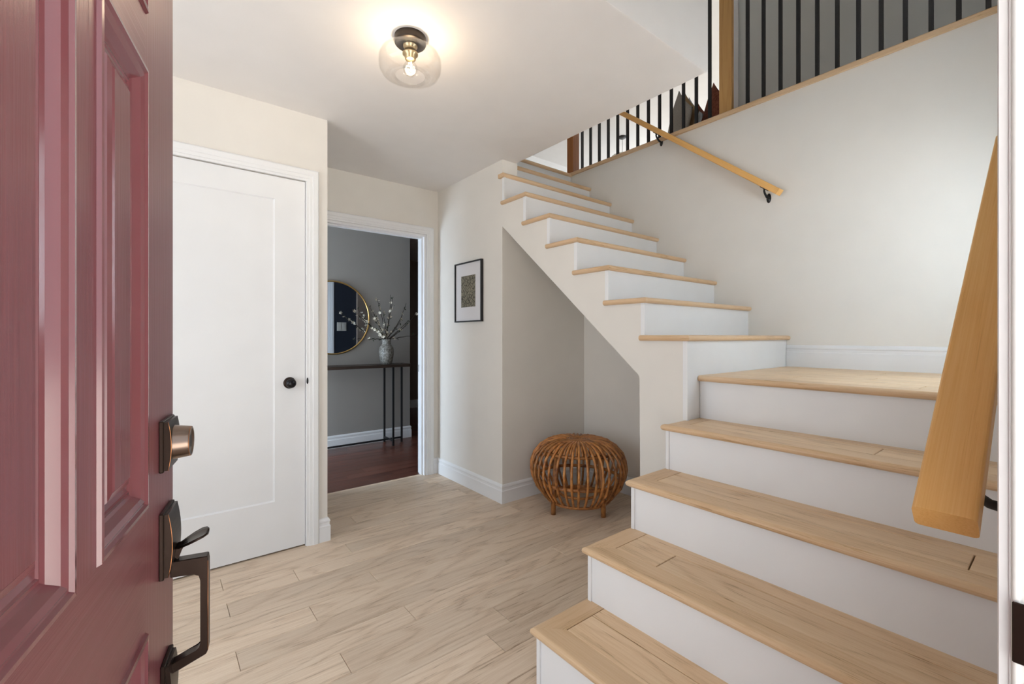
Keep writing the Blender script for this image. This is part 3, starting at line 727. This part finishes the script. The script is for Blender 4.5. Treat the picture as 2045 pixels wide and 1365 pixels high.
# deadbolt
def plate(name, uc, zc, hu, hz, w0, w1, bulge, m, par):
    """escutcheon with a bowed front"""
    n = 10; bm = bmesh.new(); A = []; B = []
    for i in range(n+1):
        v = 2*i/n-1; z = zc+hz*v; w = w1 + bulge*(1-v*v)
        A.append((bm.verts.new((uc-hu, -w, z)), bm.verts.new((uc+hu, -w, z)))); B.append((bm.verts.new((uc-hu, -w0, z)), bm.verts.new((uc+hu, -w0, z))))
    for i in range(n):
        a, b, c, d = A[i], A[i+1], B[i], B[i+1]
        bm.faces.new((a[0], a[1], b[1], b[0])); bm.faces.new((c[1], c[0], d[0], d[1])); bm.faces.new((a[0], b[0], d[0], c[0])); bm.faces.new((b[1], a[1], c[1], d[1]))
    bm.faces.new((A[0][1], A[0][0], B[0][0], B[0][1])); bm.faces.new((A[n][0], A[n][1], B[n][1], B[n][0]))
    return from_bm(name, bm, m, par)
def edge_line(name, uc, zc, hu, hz, w1, bulge, par):
    pts = [(uc-hu, -(w1+bulge*(1-v*v))-.0002, zc+hz*v) for v in [2*i/10-1 for i in range(11)]]
    return tube(name, pts, .0006, M_copper, par, 5)
uc = -.049
db = tag(dbox('deadbolt', uc-.033, uc+.033, 1.0, 1.070, M_bronze, 0, .0055, .001), 'bronze square deadbolt')
def kid(o, par): o.location = Vector(o.location) - Vector(par.location); o.parent = par; return o
kid(plate('rosette', uc, 1.035, .0295, .0330, .0055, .0095, .0035, M_bronze, None), db)
kid(edge_line('worn_edge', uc, 1.035, .0295, .0330, .0095, .0035, None), db)
kid(lathe('cylinder', [(.0240, 0), (.0235, .002), (.0212, .0185), (.0203, .0200), (.0176, .0200), (.0174, .0190), (0, .0190)], M_brush, None, 32, (uc, -.0115, 1.035), rot=(R_(90), 0, 0)), db)
kid(lathe('cylinder_rim', [(.0206, 0), (.0212, .0005), (.0206, .001), (.0200, .0005)], M_copper, None, 32, (uc, -.0305, 1.035), rot=(R_(90), 0, 0)), db)
kid(box('keyway', uc-.0012, uc+.0012, -.0312, -.0300, 1.027, 1.043, M_black), db)
# handleset
hs = tag(dbox('handle', uc-.033, uc+.033, .854, .944, M_bronze, 0, .0055, .001), 'bronze thumb-latch pull handle')
kid(plate('escutcheon', uc, .899, .0290, .0430, .0055, .0095, .0045, M_bronze, None), hs)
kid(edge_line('worn_edge', uc, .899, .0290, .0430, .0095, .0045, None), hs)
# thumb piece
bm = bmesh.new(); top = []; bot = []
for i, (w, hw, z) in enumerate([(.010, .006, .886), (.018, .010, .887), (.024, .0150, .890), (.032, .0195, .894), (.041, .0210, .898), (.048, .0175, .900), (.052, .008, .9005)]):
    r_ = []
    for k in range(7):
        v = k/3-1; r_.append((uc+hw*v, -w, z-.0025*(1-v*v)))
    top.append([bm.verts.new((a, b, c+.0016)) for a, b, c in r_]); bot.append([bm.verts.new((a, b, c-.0016)) for a, b, c in r_])
for L_, fl_ in ((top, 0), (bot, 1)):
    for a, b in zip(L_, L_[1:]):
        for k in range(6): bm.faces.new((a[k], a[k+1], b[k+1], b[k]))
for k in range(6): bm.faces.new((top[0][k], top[0][k+1], bot[0][k+1], bot[0][k])); bm.faces.new((top[-1][k], top[-1][k+1], bot[-1][k+1], bot[-1][k]))
for i in range(6):
    for k in (0, 6): bm.faces.new((top[i][k], top[i+1][k], bot[i+1][k], bot[i][k]))
kid(from_bm('thumb_latch', bm, M_bronze, None, True), hs)
kid(prism('latch_stem', [(-.012, .872), (-.014, .884), (-.026, .891), (-.020, .880), (-.016, .868)], 'x', uc-.0035, uc+.0035, M_bronze, None), hs)
gp = prism('grip', [(-.008, .868), (-.0515, .8675), (-.0525, .860), (-.0525, .732), (-.050, .726), (-.003, .707), (-.003, .722), (-.038, .734), (-.0425, .738), (-.0440, .744), (-.0440, .834), (-.042, .842), (-.036, .8455), (-.008, .8455)], 'x', uc-.0085, uc+.0085, M_bronze, None, .0010)
kid(gp, hs)
kid(tube('worn_edge', [(uc-.0083, -.0523, .732), (uc-.0083, -.0523, .861)], .0006, M_copper, None, 5), hs)
lo = tag(dbox('lower_escutcheon', uc-.026, uc+.026, .655, .734, M_bronze, 0, .0055, .001), 'bronze lower handle plate')
kid(plate('escutcheon', uc, .694, .0225, .036, .0055, .009, .003, M_bronze, None), lo)
for zz in (.4, 1.0, 1.8): dbox('hinge', -WD-.004, -WD+.03, zz-.05, zz+.05, M_bronze, -TD-.003, -TD+.002, .001)

# ------------------------------------------------------------------ entry jamb (strike side), casing, strike
jm = tag(prism('trim_7', [(DX1+.0005, -.125), (DX1+.0005, YF), (DX1-.006, YF), (DX1-.006, -.004), (DX1-.018, -.006), (DX1-.018, -.125)], 'z', -.02, DZ1, M_white), 'white front door jamb at the right edge', kind='structure')
tube('weatherstrip', [(DX1-.006, .0395, 0.0), (DX1-.006, .0395, 2.05)], .0033, M_latex, jm, 8)
o = box('strike_plate', DX1-.0125, DX1-.0100, .0300, .0418, .852, .914, M_bronze, jm, .001)
tag(casing('trim_8', DX0, DX1-.004, DZ1-.004, YF, [(0, 0), (0, .0075), (.010, .0085), (.014, .0080), (.020, .0100), (.050, .0115), (.062, .0105), (.064, 0)], 1, M_white), 'white casing around the front door opening', kind='structure')

# ------------------------------------------------------------------ window frames (above and behind the view)
def window(name, label, x0, x1, z0, z1):
    w = tag(empty(name, ((x0+x1)/2, -.06, (z0+z1)/2)), label, kind='structure')
    hx, hz = (x1-x0)/2, (z1-z0)/2
    for a, b, c, d in ((-hx, -hx+.05, -hz, hz), (hx-.05, hx, -hz, hz), (-hx+.05, hx-.05, -hz, -hz+.05), (-hx+.05, hx-.05, hz-.05, hz)): box('frame', a, b, -.03, .03, c, d, M_white, w)
    box('pane', -hx+.05, hx-.05, -.003, .003, -hz+.05, hz-.05, M_pane, w)
window('window_1', 'landing window in the front wall', 2.09, 2.71, 1.25, 2.05)
window('window_2', 'high window over the front door', -.1, 1.2, 3.0, 4.5)
